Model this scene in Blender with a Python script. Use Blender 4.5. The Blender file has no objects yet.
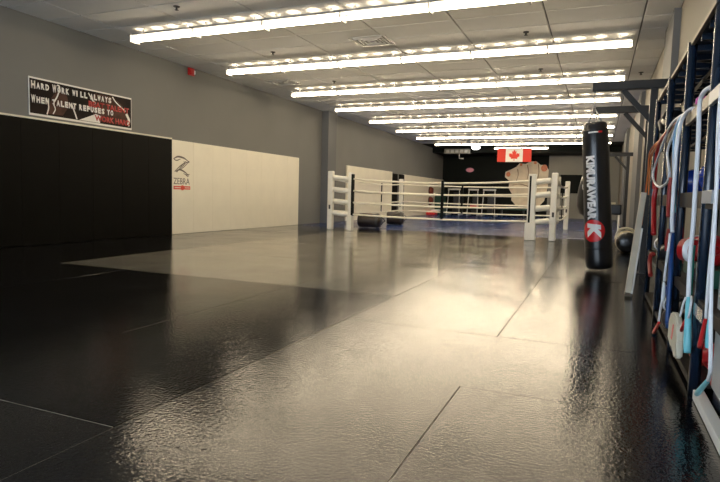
import bpy, bmesh, math, random
from mathutils import Vector, Matrix
random.seed(7)
PI = math.pi
scn = bpy.context.scene
C = scn.collection

# ---------------------------------------------------------------- camera
cam_d = bpy.data.cameras.new('camera'); cam = bpy.data.objects.new('camera', cam_d); C.objects.link(cam)
D = Vector((-.38548939, .9191465, -.08104096)); Rt = Vector((.92103965, .38858954, .02615595)); U = Vector((-.05553282, .06455909, .99636752))
m = Matrix(((Rt.x, U.x, -D.x, 0), (Rt.y, U.y, -D.y, 0), (Rt.z, U.z, -D.z, .85), (0, 0, 0, 1)))
cam.matrix_world = m
cam_d.sensor_width = 36; cam_d.lens = 563.8/720*36; cam_d.clip_start = .05; cam_d.clip_end = 200
scn.camera = cam
# ---------------------------------------------------------------- view, world (overcast daylight behind the storefront glass)
scn.view_settings.view_transform = 'Standard'; scn.view_settings.look = 'None'
scn.view_settings.gamma = 1; scn.view_settings.use_curve_mapping = False
scn.view_settings.exposure = 0.75
W = bpy.data.worlds.new('world'); scn.world = W; W.use_nodes = True
bg = W.node_tree.nodes['Background']; bg.inputs[0].default_value = (.74, .86, 1.0, 1); bg.inputs[1].default_value = 4.2
LAMP = 27.0        # strength of the fluorescent tubes
SLOT = 15.0
LAMPC = (1.0, .82, .57)

# ---------------------------------------------------------------- materials
def mat(name, col, rough=.5, metal=0, var=0, vscale=4, bump=0, bscale=60, emit=0, ecol=None, spec=None, col2=None, coat=0, stretch=None):
    M = bpy.data.materials.new(name); M.use_nodes = True
    nt = M.node_tree; b = nt.nodes['Principled BSDF']
    b.inputs['Base Color'].default_value = (*col, 1); b.inputs['Roughness'].default_value = rough; b.inputs['Metallic'].default_value = metal
    if spec is not None: b.inputs['Specular IOR Level'].default_value = spec
    if coat: b.inputs['Coat Weight'].default_value = coat; b.inputs['Coat Roughness'].default_value = .12
    if emit:
        b.inputs['Emission Color'].default_value = (*(ecol or col), 1); b.inputs['Emission Strength'].default_value = emit
    tc = None
    if var or bump:
        tc = nt.nodes.new('ShaderNodeTexCoord'); src = tc.outputs['Object']
        if stretch:
            mp = nt.nodes.new('ShaderNodeMapping'); mp.inputs['Scale'].default_value = stretch; nt.links.new(src, mp.inputs[0]); src = mp.outputs[0]
    if var:
        n = nt.nodes.new('ShaderNodeTexNoise'); n.inputs['Scale'].default_value = vscale; n.inputs['Detail'].default_value = 5
        nt.links.new(src, n.inputs['Vector'])
        r = nt.nodes.new('ShaderNodeValToRGB'); r.color_ramp.elements[0].position = .3; r.color_ramp.elements[1].position = .7
        c2 = col2 or tuple(c*(1-var) for c in col)
        r.color_ramp.elements[0].color = (*c2, 1); r.color_ramp.elements[1].color = (*col, 1)
        nt.links.new(n.outputs[0], r.inputs[0]); nt.links.new(r.outputs[0], b.inputs['Base Color'])
    if bump:
        n = nt.nodes.new('ShaderNodeTexNoise'); n.inputs['Scale'].default_value = bscale; n.inputs['Detail'].default_value = 3
        nt.links.new(src, n.inputs['Vector'])
        bp = nt.nodes.new('ShaderNodeBump'); bp.inputs['Strength'].default_value = bump; bp.inputs['Distance'].default_value = .01
        nt.links.new(n.outputs[0], bp.inputs['Height']); nt.links.new(bp.outputs[0], b.inputs['Normal'])
    return M

def floor_mat(name, col, rough, bump=.3, spec=.5):
    """wet-looking textured rubber: pebbled relief with smears of different gloss, in world space"""
    M = bpy.data.materials.new(name); M.use_nodes = True; nt = M.node_tree; b = nt.nodes['Principled BSDF']; L = nt.links
    g = nt.nodes.new('ShaderNodeNewGeometry')
    n = nt.nodes.new('ShaderNodeTexNoise'); n.inputs['Scale'].default_value = 1.8; n.inputs['Detail'].default_value = 6; L.new(g.outputs['Position'], n.inputs['Vector'])
    mr = nt.nodes.new('ShaderNodeMapRange'); mr.inputs[1].default_value = .3; mr.inputs[2].default_value = .7
    mr.inputs[3].default_value = rough-.05; mr.inputs[4].default_value = rough+.07; L.new(n.outputs[0], mr.inputs[0]); L.new(mr.outputs[0], b.inputs['Roughness'])
    n3 = nt.nodes.new('ShaderNodeTexNoise'); n3.inputs['Scale'].default_value = 2.1; n3.inputs['Detail'].default_value = 5; L.new(g.outputs['Position'], n3.inputs['Vector'])
    r = nt.nodes.new('ShaderNodeValToRGB'); r.color_ramp.elements[0].position = .35; r.color_ramp.elements[1].position = .7
    r.color_ramp.elements[0].color = (*[c*.75 for c in col], 1); r.color_ramp.elements[1].color = (*[c*1.2 for c in col], 1)
    L.new(n3.outputs[0], r.inputs[0]); L.new(r.outputs[0], b.inputs['Base Color'])
    v = nt.nodes.new('ShaderNodeTexNoise'); v.inputs['Scale'].default_value = 68; v.inputs['Detail'].default_value = 2; L.new(g.outputs['Position'], v.inputs['Vector'])
    bp = nt.nodes.new('ShaderNodeBump'); bp.inputs['Strength'].default_value = bump; bp.inputs['Distance'].default_value = .006
    L.new(v.outputs[0], bp.inputs['Height']); L.new(bp.outputs[0], b.inputs['Normal'])
    b.inputs['Specular IOR Level'].default_value = spec
    return M

M = dict(
    joint_fill=mat('seam_fill', (.42, .37, .28), .9, var=.5, vscale=9),
    wall=mat('wall_paint', (.190, .190, .180), .75, var=.06, vscale=1.2, bump=.05, bscale=90),
    wall_r=mat('right_wall_paint', (.27, .25, .205), .75, var=.06, vscale=1.5, bump=.05, bscale=90),
    pil=mat('pilaster_paint', (.13, .135, .14), .7, var=.05, vscale=2),
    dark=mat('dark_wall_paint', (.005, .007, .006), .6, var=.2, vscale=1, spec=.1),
    grey=mat('far_grey_paint', (.24, .235, .21), .7, var=.08, vscale=1),
    ctile=mat('ceiling_tile', (.70, .70, .69), .85, var=.05, vscale=3, bump=.15, bscale=150),
    cgrid=mat('ceiling_grid', (.16, .16, .16), .6),
    conc=mat('concrete', (.05, .05, .05), .8, var=.2),
    black=floor_mat('black_mat', (.0055, .0055, .006), .07, .21, .42),
    worn=floor_mat('worn_black_mat', (.006, .006, .006), .08, .18, .16),
    gmat=floor_mat('grey_mat', (.20, .182, .138), .09, .14),
    blue=floor_mat('blue_mat', (.010, .04, .18), .22, .10),
    padb=mat('black_pad_vinyl', (.0055, .0050, .0038), .5, var=.2, vscale=3, bump=.08, bscale=200, spec=.06),
    padw=mat('white_pad_vinyl', (.88, .83, .69), .5, var=.05, vscale=3, bump=.06, bscale=200),
    white=mat('white_vinyl', (.80, .78, .70), .4, var=.08, vscale=6),
    rope=mat('rope_cover', (.85, .80, .66), .5, var=.1, vscale=5),
    blackv=mat('black_vinyl', (.010, .011, .014), .28, bump=.15, bscale=14, coat=.3),
    brownv=mat('dark_brown_vinyl', (.035, .022, .015), .35, bump=.2, bscale=12, var=.5, vscale=5, coat=.3),
    orange=mat('orange_patch', (.75, .22, .08), .4, var=.3, vscale=12),
    steel=mat('dark_steel', (.020, .020, .020), .45, metal=.3, var=.25, vscale=6),
    rack=mat('rack_steel', (.012, .024, .046), .25, var=.2, vscale=8, coat=.5),
    shelf=mat('shelf_board', (.022, .018, .015), .6, var=.25, vscale=7, spec=.2),
    deck=mat('shelf_deck_navy', (.012, .018, .030), .5, var=.5, vscale=14, bump=.4, bscale=25, spec=.4),
    tan=mat('tan_edge', (.24, .18, .12), .5, var=.15, vscale=9),
    chrome=mat('bright_steel', (.45, .47, .50), .3, metal=.9, var=.1),
    red=mat('red_vinyl', (.50, .012, .015), .35, var=.2, vscale=9),
    redp=mat('red_plastic', (.75, .03, .03), .3),
    teal=mat('teal_plastic', (.20, .62, .70), .35),
    tealg=mat('green_teal_cord', (.03, .38, .30), .4),
    lblue=mat('light_blue_cord', (.30, .55, .85), .4),
    dblue=mat('deep_blue_vinyl', (.012, .05, .38), .25, var=.3, vscale=6, coat=.4),
    navy=mat('navy_cord', (.01, .06, .22), .4),
    wcord=mat('white_cord', (.85, .86, .88), .35),
    orcord=mat('orange_cord', (.70, .20, .035), .4),
    dred=mat('dark_red_cord', (.30, .02, .015), .4),
    tpad=mat('brown_red_leather', (.16, .035, .02), .5, spec=.3),
    pink=mat('magenta_lid', (.62, .03, .38), .3),
    jar=mat('white_plastic', (.75, .80, .82), .3),
    darkblue=mat('dark_navy_canvas', (.012, .020, .034), .55, bump=.5, bscale=9, var=.4, vscale=6),
    green=mat('dark_green_vinyl', (.012, .10, .06), .4),
    dgreen=mat('deep_green_fabric', (.01, .05, .035), .6),
    cream=mat('cream_canvas', (.75, .70, .55), .6, var=.15, vscale=12),
    board=mat('beige_board', (.66, .58, .43), .6, var=.15, vscale=6, bump=.1, bscale=30),
    edge=mat('pale_edge', (.80, .77, .70), .5),
    sheet=mat('light_grey_sheet', (.40, .42, .44), .45, var=.1, vscale=2),
    fixt=mat('fixture_enamel', (.34, .34, .34), .5),
    tube=mat('fluorescent_tube', (1, .95, .85), .4, emit=LAMP, ecol=LAMPC),
    slot=mat('uplight_slot', (1, .95, .85), .4, emit=SLOT, ecol=LAMPC),
    dome=mat('dome_light_glass', (1, 1, 1), .4, emit=5, ecol=(1, .97, .9)),
    signp=mat('pink_lit_sign', (.55, .2, .25), .4, emit=.08, ecol=(1, .35, .42)),
    vent=mat('vent_metal', (.48, .48, .47), .5),
    ventd=mat('vent_dark', (.05, .05, .05), .7),
    flagw=mat('flag_white', (.85, .82, .78), .7), flagr=mat('flag_red', (.75, .05, .03), .7),
    bannerd=mat('banner_print', (.030, .018, .015), .6, var=.8, vscale=2.2, col2=(.006, .006, .006), spec=.08),
    bannerb=mat('banner_brown', (.11, .055, .04), .6, spec=.1, var=.5, vscale=5),
    bannerr=mat('banner_red', (.52, .03, .025), .4, var=.25, vscale=9),
    bannerw=mat('banner_white', (.82, .80, .76), .4),
    ink=mat('dark_ink', (.14, .11, .09), .5), inkr=mat('red_ink', (.68, .06, .03), .5),
    skin=mat('mural_cream', (.80, .70, .54), .7, var=.25, vscale=3), skinl=mat('mural_line', (.28, .20, .14), .7),
    fire=mat('alarm_red', (.55, .02, .02), .35),
    mull=mat('window_frame', (.08, .08, .08), .4),
    bagw=mat('bag_print_white', (.85, .85, .85), .35), bagr=mat('bag_print_red', (.72, .015, .02), .3),
)

# ---------------------------------------------------------------- helpers
class MB:
    def __init__(s): s.bm = bmesh.new(); s.mats = []
    def mi(s, m):
        if m is None: return 0
        if m not in s.mats: s.mats.append(m)
        return s.mats.index(m)
    def _set(s, faces, m, smooth=False):
        i = s.mi(m)
        for f in faces: f.material_index = i; f.smooth = smooth
    def box(s, c, size, rot=None, m=None, bev=0):
        r = bmesh.ops.create_cube(s.bm, size=1); vs = r['verts']
        T = Matrix.Translation(c) @ (rot.to_4x4() if rot is not None else Matrix.Identity(4)) @ Matrix.Diagonal((*size, 1))
        bmesh.ops.transform(s.bm, matrix=T, verts=vs)
        fs = list({f for v in vs for f in v.link_faces})
        if bev:
            es = list({e for v in vs for e in v.link_edges})
            rr = bmesh.ops.bevel(s.bm, geom=es, offset=bev, segments=2, affect='EDGES', profile=.6)
            fs = list(set([f for f in fs if f.is_valid]) | set(rr['faces']))
        s._set(fs, m); return s
    def b2(s, lo, hi, m=None, bev=0):
        lo = Vector(lo); hi = Vector(hi); return s.box((lo+hi)/2, hi-lo, None, m, bev)
    def beam(s, a, b, w, h, m=None, up=(0, 0, 1), bev=0):
        a = Vector(a); b = Vector(b); z = (b-a).normalized(); x = Vector(up).cross(z)
        if x.length < 1e-4: x = Vector((1, 0, 0))
        x.normalize(); y = z.cross(x); R = Matrix((x, y, z)).transposed()
        return s.box((a+b)/2, (w, h, (b-a).length), R, m, bev)
    def tube(s, pts, r, m=None, n=8, smooth=True, cap=True):
        pts = [Vector(p) for p in pts]; rs = r if isinstance(r, (list, tuple)) else [r]*len(pts)
        rings = []; px = None
        for i, p in enumerate(pts):
            t = (pts[min(i+1, len(pts)-1)]-pts[max(i-1, 0)]).normalized()
            if px is None:
                px = Vector((1, 0, 0)) if abs(t.x) < .8 else Vector((0, 0, 1))
            x = (px-t*px.dot(t)).normalized(); y = t.cross(x); px = x
            rings.append([s.bm.verts.new(p+(x*math.cos(2*PI*k/n)+y*math.sin(2*PI*k/n))*rs[i]) for k in range(n)])
        fs = []
        for a, b in zip(rings, rings[1:]):
            for k in range(n): fs.append(s.bm.faces.new((a[k], a[(k+1) % n], b[(k+1) % n], b[k])))
        s._set(fs, m, smooth)
        if cap: s._set([s.bm.faces.new(rings[0][::-1]), s.bm.faces.new(rings[-1])], m)
        return s
    def lathe(s, prof, m=None, n=24, T=None, smooth=True, cap=True):
        """prof: (radius, z) along the local z axis"""
        T = T or Matrix.Identity(4); rings = []
        for r, z in prof: rings.append([s.bm.verts.new(T @ Vector((r*math.cos(2*PI*k/n), r*math.sin(2*PI*k/n), z))) for k in range(n)])
        fs = []
        for a, b in zip(rings, rings[1:]):
            for k in range(n): fs.append(s.bm.faces.new((a[k], a[(k+1) % n], b[(k+1) % n], b[k])))
        s._set(fs, m, smooth)
        if cap: s._set([s.bm.faces.new(rings[0][::-1]), s.bm.faces.new(rings[-1])], m)
        return s
    def ball(s, c, r, m=None, sc=(1, 1, 1), rot=None, u=16, v=10):
        q = bmesh.ops.create_uvsphere(s.bm, u_segments=u, v_segments=v, radius=1)
        T = Matrix.Translation(c) @ (rot.to_4x4() if rot is not None else Matrix.Identity(4)) @ Matrix.Diagonal((r*sc[0], r*sc[1], r*sc[2], 1))
        bmesh.ops.transform(s.bm, matrix=T, verts=q['verts'])
        s._set(list({f for w in q['verts'] for f in w.link_faces}), m, True); return s
    def poly(s, pts, thick, T, m=None):
        """outline in local xy extruded along local z by thick, placed by T"""
        bot = [s.bm.verts.new(T @ Vector((x, y, 0))) for x, y in pts]; top = [s.bm.verts.new(T @ Vector((x, y, thick))) for x, y in pts]
        fs = [s.bm.faces.new(top), s.bm.faces.new(bot[::-1])]
        for i in range(len(pts)):
            j = (i+1) % len(pts); fs.append(s.bm.faces.new((bot[i], bot[j], top[j], top[i])))
        s._set(fs, m); return s
    def build(s, name, material=None, parent=None):
        bmesh.ops.recalc_face_normals(s.bm, faces=s.bm.faces)
        me = bpy.data.meshes.new(name); 
        # origin at the base centre for top-level things, parent's frame for parts
        s.bm.to_mesh(me); s.bm.free()
        if s.mats and material is None:
            for q in s.mats: me.materials.append(q)
        else: me.materials.append(material)
        o = bpy.data.objects.new(name, me); C.objects.link(o)
        if parent is not None:
            base = Vector(parent.get('_w', (0, 0, 0)))
            me.transform(Matrix.Translation(-base)); o['_w'] = tuple(base); o.parent = parent
        return o
def base(o):
    """put a single-mesh thing's origin at its base centre"""
    vs = [v.co for v in o.data.vertices]
    lo = Vector([min(v[i] for v in vs) for i in range(3)]); hi = Vector([max(v[i] for v in vs) for i in range(3)])
    c = Vector(((lo.x+hi.x)/2, (lo.y+hi.y)/2, lo.z)); o.data.transform(Matrix.Translation(-c)); o.location = c; o['_w'] = tuple(c); return o
def tag(o, label, cat, group=None, kind=None):
    if label: o['label'] = label
    if cat: o['category'] = cat
    if group: o['group'] = group
    if kind: o['kind'] = kind
    return o
def thing(name, loc, label, cat, group=None):
    o = bpy.data.objects.new(name, None); C.objects.link(o); o.location = loc; o['_w'] = tuple(loc); o.empty_display_size = .1
    return tag(o, label, cat, group)
def struct(o): o['kind'] = 'structure'; return o
def copy_tree(o, parent=None):
    c = o.copy(); C.objects.link(c); c.parent = parent
    for ch in list(o.children): copy_tree(ch, c)
    return c
def ordn(i): return ['first', 'second', 'third', 'fourth', 'fifth', 'sixth', 'seventh', 'eighth', 'ninth', 'tenth', 'eleventh', 'twelfth'][i]
def spline(pts, n=6):
    P = [Vector(p) for p in pts]; P = [P[0]*2-P[1]]+P+[P[-1]*2-P[-2]]; out = []
    for i in range(1, len(P)-2):
        for k in range(n):
            t = k/n; a, b, c, d = P[i-1:i+3]
            out.append(.5*((2*b)+(c-a)*t+(2*a-5*b+4*c-d)*t*t+(3*b-a-3*c+d)*t**3))
    out.append(P[-2]); return out
def text_bm(body, size, bold=0, xscale=1, shear=0):
    cu = bpy.data.curves.new('lettering', 'FONT'); cu.body = body; cu.size = size; cu.offset = bold; cu.shear = shear; cu.resolution_u = 2
    o = bpy.data.objects.new('lettering', cu); C.objects.link(o)
    me = bpy.data.meshes.new_from_object(o.evaluated_get(bpy.context.evaluated_depsgraph_get()))
    bpy.data.objects.remove(o); bpy.data.curves.remove(cu)
    bm = bmesh.new(); bm.from_mesh(me); bpy.data.meshes.remove(me)
    bmesh.ops.scale(bm, vec=(xscale, 1, 1), verts=bm.verts); return bm
def fit(bm, x0, x1, y0, y1):
    xs = [v.co.x for v in bm.verts]; ys = [v.co.y for v in bm.verts]; a, b, c, d = min(xs), max(xs), min(ys), max(ys)
    for v in bm.verts:
        v.co.x = x0+(v.co.x-a)/(b-a)*(x1-x0); v.co.y = y0+(v.co.y-c)/(d-c)*(y1-y0)
    return bm
def lettering(bm, T, name, material, parent, thick=.002):
    r = bmesh.ops.extrude_face_region(bm, geom=list(bm.faces))
    bmesh.ops.translate(bm, verts=[g for g in r['geom'] if isinstance(g, bmesh.types.BMVert)], vec=(0, 0, thick))
    bmesh.ops.transform(bm, matrix=T, verts=bm.verts)
    mb = MB(); mb.bm.free(); mb.bm = bm; return mb.build(name, material, parent)

XL, XR, ZC, YF, YB = -7.575, .82, 3.27, -3.0, 29.0
# ================================================================ SETTING
# floor: slab + individual mats
fl = struct(MB().b2((XL-.2, YF-.2, -.12), (XR+.2, YB+.2, -.035)).build('floor', M['conc']))
mesh_cache = {}
def piece(name, x0, x1, y0, y1, material, parent, z1=0., z0=-.034, gap=.0014, bev=.0012):
    k = (round(x1-x0, 3), round(y1-y0, 3), material.name, round(z1-z0, 3))
    if k not in mesh_cache:
        b = MB(); b.box((0, 0, 0), (x1-x0-2*gap, y1-y0-2*gap, z1-z0))
        es = [e for e in b.bm.edges if all(v.co.z > 0 for v in e.verts)] if z1 < 1 else [e for e in b.bm.edges if all(v.co.z < 0 for v in e.verts)]
        if bev: bmesh.ops.bevel(b.bm, geom=es, offset=bev, segments=1, affect='EDGES')
        o = b.build(name, material); mesh_cache[k] = o.data; bpy.data.objects.remove(o)
    o = bpy.data.objects.new(name, mesh_cache[k]); C.objects.link(o); o.location = ((x0+x1)/2, (y0+y1)/2, (z0+z1)/2); o.parent = parent; return o
def mat_piece(x0, x1, y0, y1, key):
    dz = random.uniform(-.0012, .0012)
    o = piece('floor_mat', x0, x1, y0, y1, M[key], fl); o.location.z += dz
    if key == 'gmat': o['label'] = 'grey floor mat'
    if key == 'blue': o['label'] = 'blue floor mat'
XC = [XL, -6.57, -5.55, -4.56, -3.57, -2.56, -1.55, -.53, .49, XR]
# left of the long seam at x=-1.55
for y0, y1 in ((-3., -2.6), (-2.6, -1.58), (-1.58, -.56), (-.56, .45), (.45, 1.47), (1.47, 2.48)):
    for a, b in ((0, 2), (2, 4), (4, 6)) if y0 not in (1.47,) else ((0, 2), (2, 4), (4, 6)): mat_piece(XC[a], XC[b], y0, y1, 'worn' if y0 > 1 else 'black')
for i in range(6): mat_piece(XC[i], XC[i+1], 2.48, 4.51, 'worn')
for i in range(2):
    y = 4.51
    while y < 13.2: mat_piece(XC[i], XC[i+1], y, min(y+2.03, 13.3), 'black'); y += 2.03
for i in range(2, 6):
    for y0, y1 in ((4.51, 6.5), (6.5, 8.5), (8.5, 10.5), (10.5, 12.0)): mat_piece(XC[i], XC[i+1], y0, y1, 'gmat')
for a, b in ((2, 4), (4, 6)): mat_piece(XC[a], XC[b], 12.0, 13.3, 'black')
# right of it
for y0, y1 in ((-3., -1.6), (-1.6, .45), (.45, 2.48)):
    mat_piece(XC[6], XC[7], y0, y1, 'black'); mat_piece(XC[7], XC[8], y0, y1, 'black'); mat_piece(XC[8], XC[9], y0, y1, 'black')
for y0, y1 in ((2.48, 3.50),): mat_piece(XC[6], XC[8], y0, y1, 'black'); mat_piece(XC[8], XC[9], y0, y1, 'black')
mat_piece(XC[6], XC[7], 3.50, 5.5, 'black'); mat_piece(XC[7], XC[8], 3.50, 4.52, 'black'); mat_piece(XC[8], XC[9], 3.50, 4.52, 'black')
for y0, y1 in ((5.5, 7.5), (7.5, 9.5), (9.5, 11.5), (11.5, 13.3)): mat_piece(XC[6], XC[7], y0, y1, 'black')
for y0, y1 in ((4.52, 6.5), (6.5, 8.5), (8.5, 10.5), (10.5, 12.5), (12.5, 13.3)):
    mat_piece(XC[7], XC[8], y0, y1, 'black'); mat_piece(XC[8], XC[9], y0, y1, 'black')
y = 13.3
while y < YB-.1:
    for a, b in ((0, 2), (2, 4), (4, 6), (6, 8), (8, 9)): mat_piece(XC[a], XC[b], y, min(y+2.0, YB), 'blue')
    y += 2.0

# pale brownish filler strips in the joints between mats
for lo, hi in (((-1.5532, -2.6), (-1.5468, 13.2)), ((XL+.06, 2.4768), (-1.556, 2.4832)), ((XL+.06, 1.4668), (-1.556, 1.4732)), ((-2.5630, 2.49), (-2.5570, 4.50)), ((-.5332, -2.6), (-.5268, 2.475)), ((-.5332, 4.53), (-.5268, 13.2))):
    MB().b2((lo[0]+.0016, lo[1]+.0016, -.033), (hi[0]-.0016, hi[1]-.0016, -.0010)).build('joint_filler', M['joint_fill'], fl)
# walls
wl = struct(MB().b2((XL-.2, YF-.2, -.1), (XL, YB+.2, ZC+.3)).build('wall_left', M['wall']))
wr = struct(MB().b2((XR, YF-.2, -.1), (XR+.2, YB+.2, ZC+.3)).build('wall_right', M['wall_r']))
wb = struct(MB().b2((XL, YB, -.1), (XR, YB+.2, ZC+.3)).build('wall_back', M['dark']))
# wall behind the camera: storefront glazing
wf = MB(); wf.b2((XL, YF-.2, 2.9), (XR, YF, ZC+.3)); wf.b2((XL, YF-.2, -.1), (XR, YF, .35)); wf.b2((XL, YF-.2, .35), (XL+.5, YF, 2.9)); wf.b2((XR-.4, YF-.2, .35), (XR, YF, 2.9))
struct(wf.build('wall_front', M['wall']))
w1 = MB()
for i in range(6): x = XL+.53+i*1.484; w1.b2((x-.03, YF-.14, .35), (x+.03, YF-.06, 2.9))
w1.b2((XL+.5, YF-.14, .35), (XR-.4, YF-.06, .42)); w1.b2((XL+.5, YF-.14, 2.83), (XR-.4, YF-.06, 2.9)); w1.b2((XL+.5, YF-.13, 2.05), (XR-.4, YF-.07, 2.11))
struct(w1.build('window_1', M['mull']))
# pilasters
def pilaster(x0, x1, y0, y1, mm, i): return struct(MB().b2((x0, y0, 0), (x1, y1, ZC), mm).build('trim_%d' % i, None))
pilaster(XL, XL+.22, 14.95, 15.5, M['pil'], 1)
pilaster(XR-.08, XR, 8.15, 9.2, M['pil'], 2); pilaster(XR-.08, XR, 13.9, 15.8, M['pil'], 3); pilaster(XR-.08, XR, 20.6, 22.6, M['pil'], 4)
# pale ledger trim above the pads
struct(MB().b2((XL, 2.4, 1.815), (XL+.055, 8.58, 1.84), None).build('trim_5', M['padw']))
# grey wall section at the right of the back wall, dark soffit along the back
struct(MB().b2((-2.3, YB-.12, 0), (XR, YB, 3.0)).build('wall_back_grey', M['grey']))
struct(MB().b2((XL, 26.9, 3.0), (XR, YB, ZC)).build('trim_6', M['dark']))
# ceiling slab + tiles on a recessed grid
ce = struct(MB().b2((XL-.2, YF-.2, ZC+.03), (XR+.2, YB+.2, ZC+.2)).build('ceiling', M['cgrid']))
cx = [XL, -6.86, -5.63, -4.41, -3.18, -1.97, -.77, .41, XR]
ys = []; y = 5.38-.6*14
while y < 25.2: ys.append(y); y += .6
cnt = 0; far = MB()
for j in range(len(ys)-1):
    y0, y1 = max(ys[j], YF), ys[j+1]
    if y1 <= YF+.05: continue
    for i in range(8):
        x0, x1 = cx[i], cx[i+1]
        if ys[j] < 21: 
            if ys[j] < 2.0 and i % 2 == 0 and i < 7:   # overhead, out of view: double-width sheets
                pass
            piece('ceiling_tile', x0, x1, y0, y1, M['ctile'], ce, z1=ZC+.03, z0=ZC, gap=.011, bev=.005); cnt += 1
        else: far.b2((x0+.008, y0+.008, ZC), (x1-.008, y1-.008, ZC+.03))
o = far.build('ceiling_tile_field', M['ctile'], ce); o['kind'] = 'stuff'
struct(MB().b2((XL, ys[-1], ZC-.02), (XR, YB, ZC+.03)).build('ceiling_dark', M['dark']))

# ================================================================ LIGHT FIXTURES
def make_strip(label):
    t = thing('strip_light', (0, 0, 0), label, 'ceiling light', 'fluorescent strip lights in rows')
    L = 1.165
    b = MB(); b.b2((-L/2, -.05, -.085), (L/2, .05, -.055)); b.b2((-L/2+.15, -.015, -.055), (-L/2+.18, .015, 0)); b.b2((L/2-.18, -.015, -.055), (L/2-.15, .015, 0))
    b.b2((-L/2, -.10, -.190), (-L/2+.006, .10, -.08)); b.b2((L/2-.006, -.10, -.190), (L/2, .10, -.08))  # end plates added to keep tube light off the upper wall
    b.build('housing', M['fixt'], t)
    for s in (-1, 1):
        r = MB(); r.beam((0, s*.05, -.095), (0, s*.15, -.135), L, .006, up=(0, 1, 0)) if False else r.box((0, s*.10, -.092), (L, .108, .005), Matrix.Rotation(-s*.36, 3, 'X'))
        r.build('reflector', M['fixt'], t)
    MB().tube([(-L/2+.014, 0, -.155), (L/2-.014, 0, -.155)], .022, n=10).build('tube', M['tube'], t)
    sm = None
    for k in range(4):
        x = -L/2+L*(k+.5)/4
        if sm is None:
            o = MB().b2((-.045, -.03, -.0545), (.045, .03, -.0525)).build('uplight_slot', M['slot'], t); sm = o.data
        else: o = bpy.data.objects.new('uplight_slot', sm); C.objects.link(o); o.parent = t
        o.location.x = x
    return t
rows = [6.8, 9.2, 11.68, 14.02, 16.5, 19.0, 21.4, 24.1]
proto = None
for j, yr in enumerate(rows):
    for i in range(6):
        lab = 'white strip light, %s from the left wall in the %s ceiling row from the front' % (ordn(i), ordn(j))
        if proto is None: t = proto = make_strip(lab)
        else: t = copy_tree(proto); t['label'] = lab
        t.location = (-6.68+1.1685*(i+.5), yr, ZC)
for i in range(2):
    t = copy_tree(proto); t.location = (-3.9+i*1.17, 26.2, ZC); t['label'] = 'strip light above the flag, %s one of the short last row' % ('left' if i == 0 else 'right')
    t['group'] = 'strip lights of the short last row'
t = thing('dome_light', (-5.35, 26.3, ZC-.02), 'small round white ceiling light left of the flag', 'ceiling light')
MB().lathe([(.22, ZC-.02), (.22, ZC-.06)], T=Matrix.Translation((-5.35, 26.3, 0))).build('base_ring', M['fixt'], t)
MB().lathe([(.20, ZC-.06), (.19, ZC-.12), (.12, ZC-.17), (.02, ZC-.19)], T=Matrix.Translation((-5.35, 26.3, 0))).build('glass', M['dome'], t)

# ceiling vents, sprinklers, alarm
def vent(x, y, w, d, label):
    t = thing('ceiling_vent', (x, y, ZC), label, 'vent', 'ceiling vents')
    f = MB()
    for a in (-1, 1): f.b2((x-w/2, y+a*d/2-.02, ZC-.012), (x+w/2, y+a*d/2+.02, ZC)); f.b2((x+a*w/2-.02, y-d/2, ZC-.012), (x+a*w/2+.02, y+d/2, ZC))
    f.build('frame', M['vent'], t); MB().b2((x-w/2+.02, y-d/2+.02, ZC-.004), (x+w/2-.02, y+d/2-.02, ZC-.001)).build('backing', M['ventd'], t)
    for k in range(4):
        q = .8-.2*k
        s = MB()
        ww, dd = w/2*q, d/2*q
        for a in (-1, 1): s.b2((x-ww, y+a*dd-.008, ZC-.022), (x+ww, y+a*dd+.008, ZC-.005)); s.b2((x+a*ww-.008, y-dd, ZC-.022), (x+a*ww+.008, y+dd, ZC-.005))
        s.build('louvre', M['vent'], t)
vent(-3.41, 8.42, .56, .52, 'square louvred air vent between the first two rows of strip lights')
vent(-6.5, 10.9, .58, .5, 'ceiling air vent near the left wall behind the second light row')
vent(-5.55, 15.7, .55, .9, 'long ceiling air vent between the fourth and fifth light rows')
for x, y, lab in ((-5.31, 8.56, 'pendant sprinkler left of the near ceiling vent'), (-1.10, 8.64, 'pendant sprinkler right of the near ceiling vent'),
                  (-1.12, 11.12, 'pendant sprinkler between the second and third light rows, right half'), (-5.27, 6.1, 'pendant sprinkler in front of the first light row'),
                  (-5.35, 11.1, 'pendant sprinkler between the second and third light rows, left half'), (.60, 11.9, 'pendant sprinkler beside the right wall column')):
    t = thing('sprinkler', (x, y, ZC), lab, 'sprinkler', 'ceiling sprinklers')
    T = Matrix.Translation((x, y, 0))
    MB().lathe([(.045, ZC), (.04, ZC-.01)], n=12, T=T).build('escutcheon', M['ventd'], t)
    MB().lathe([(.014, ZC-.01), (.014, ZC-.035), (.008, ZC-.045)], n=10, T=T).build('body', M['ventd'], t)
    MB().lathe([(.026, ZC-.045), (.026, ZC-.05)], n=12, T=T).build('deflector', M['ventd'], t)
t = thing('fire_alarm', (XL, 9.15, 3.12), 'small red fire alarm strobe high on the left wall', 'alarm')
MB().b2((XL, 9.08, 3.12), (XL+.04, 9.24, 3.28-.02), bev=.008).build('back_box', M['fire'], t)
MB().b2((XL+.04, 9.10, 3.13), (XL+.075, 9.19, 3.24), bev=.01).build('horn', M['fire'], t)
MB().b2((XL+.04, 9.20, 3.15), (XL+.07, 9.235, 3.22), bev=.005).build('strobe_lens', M['jar'], t)

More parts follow.
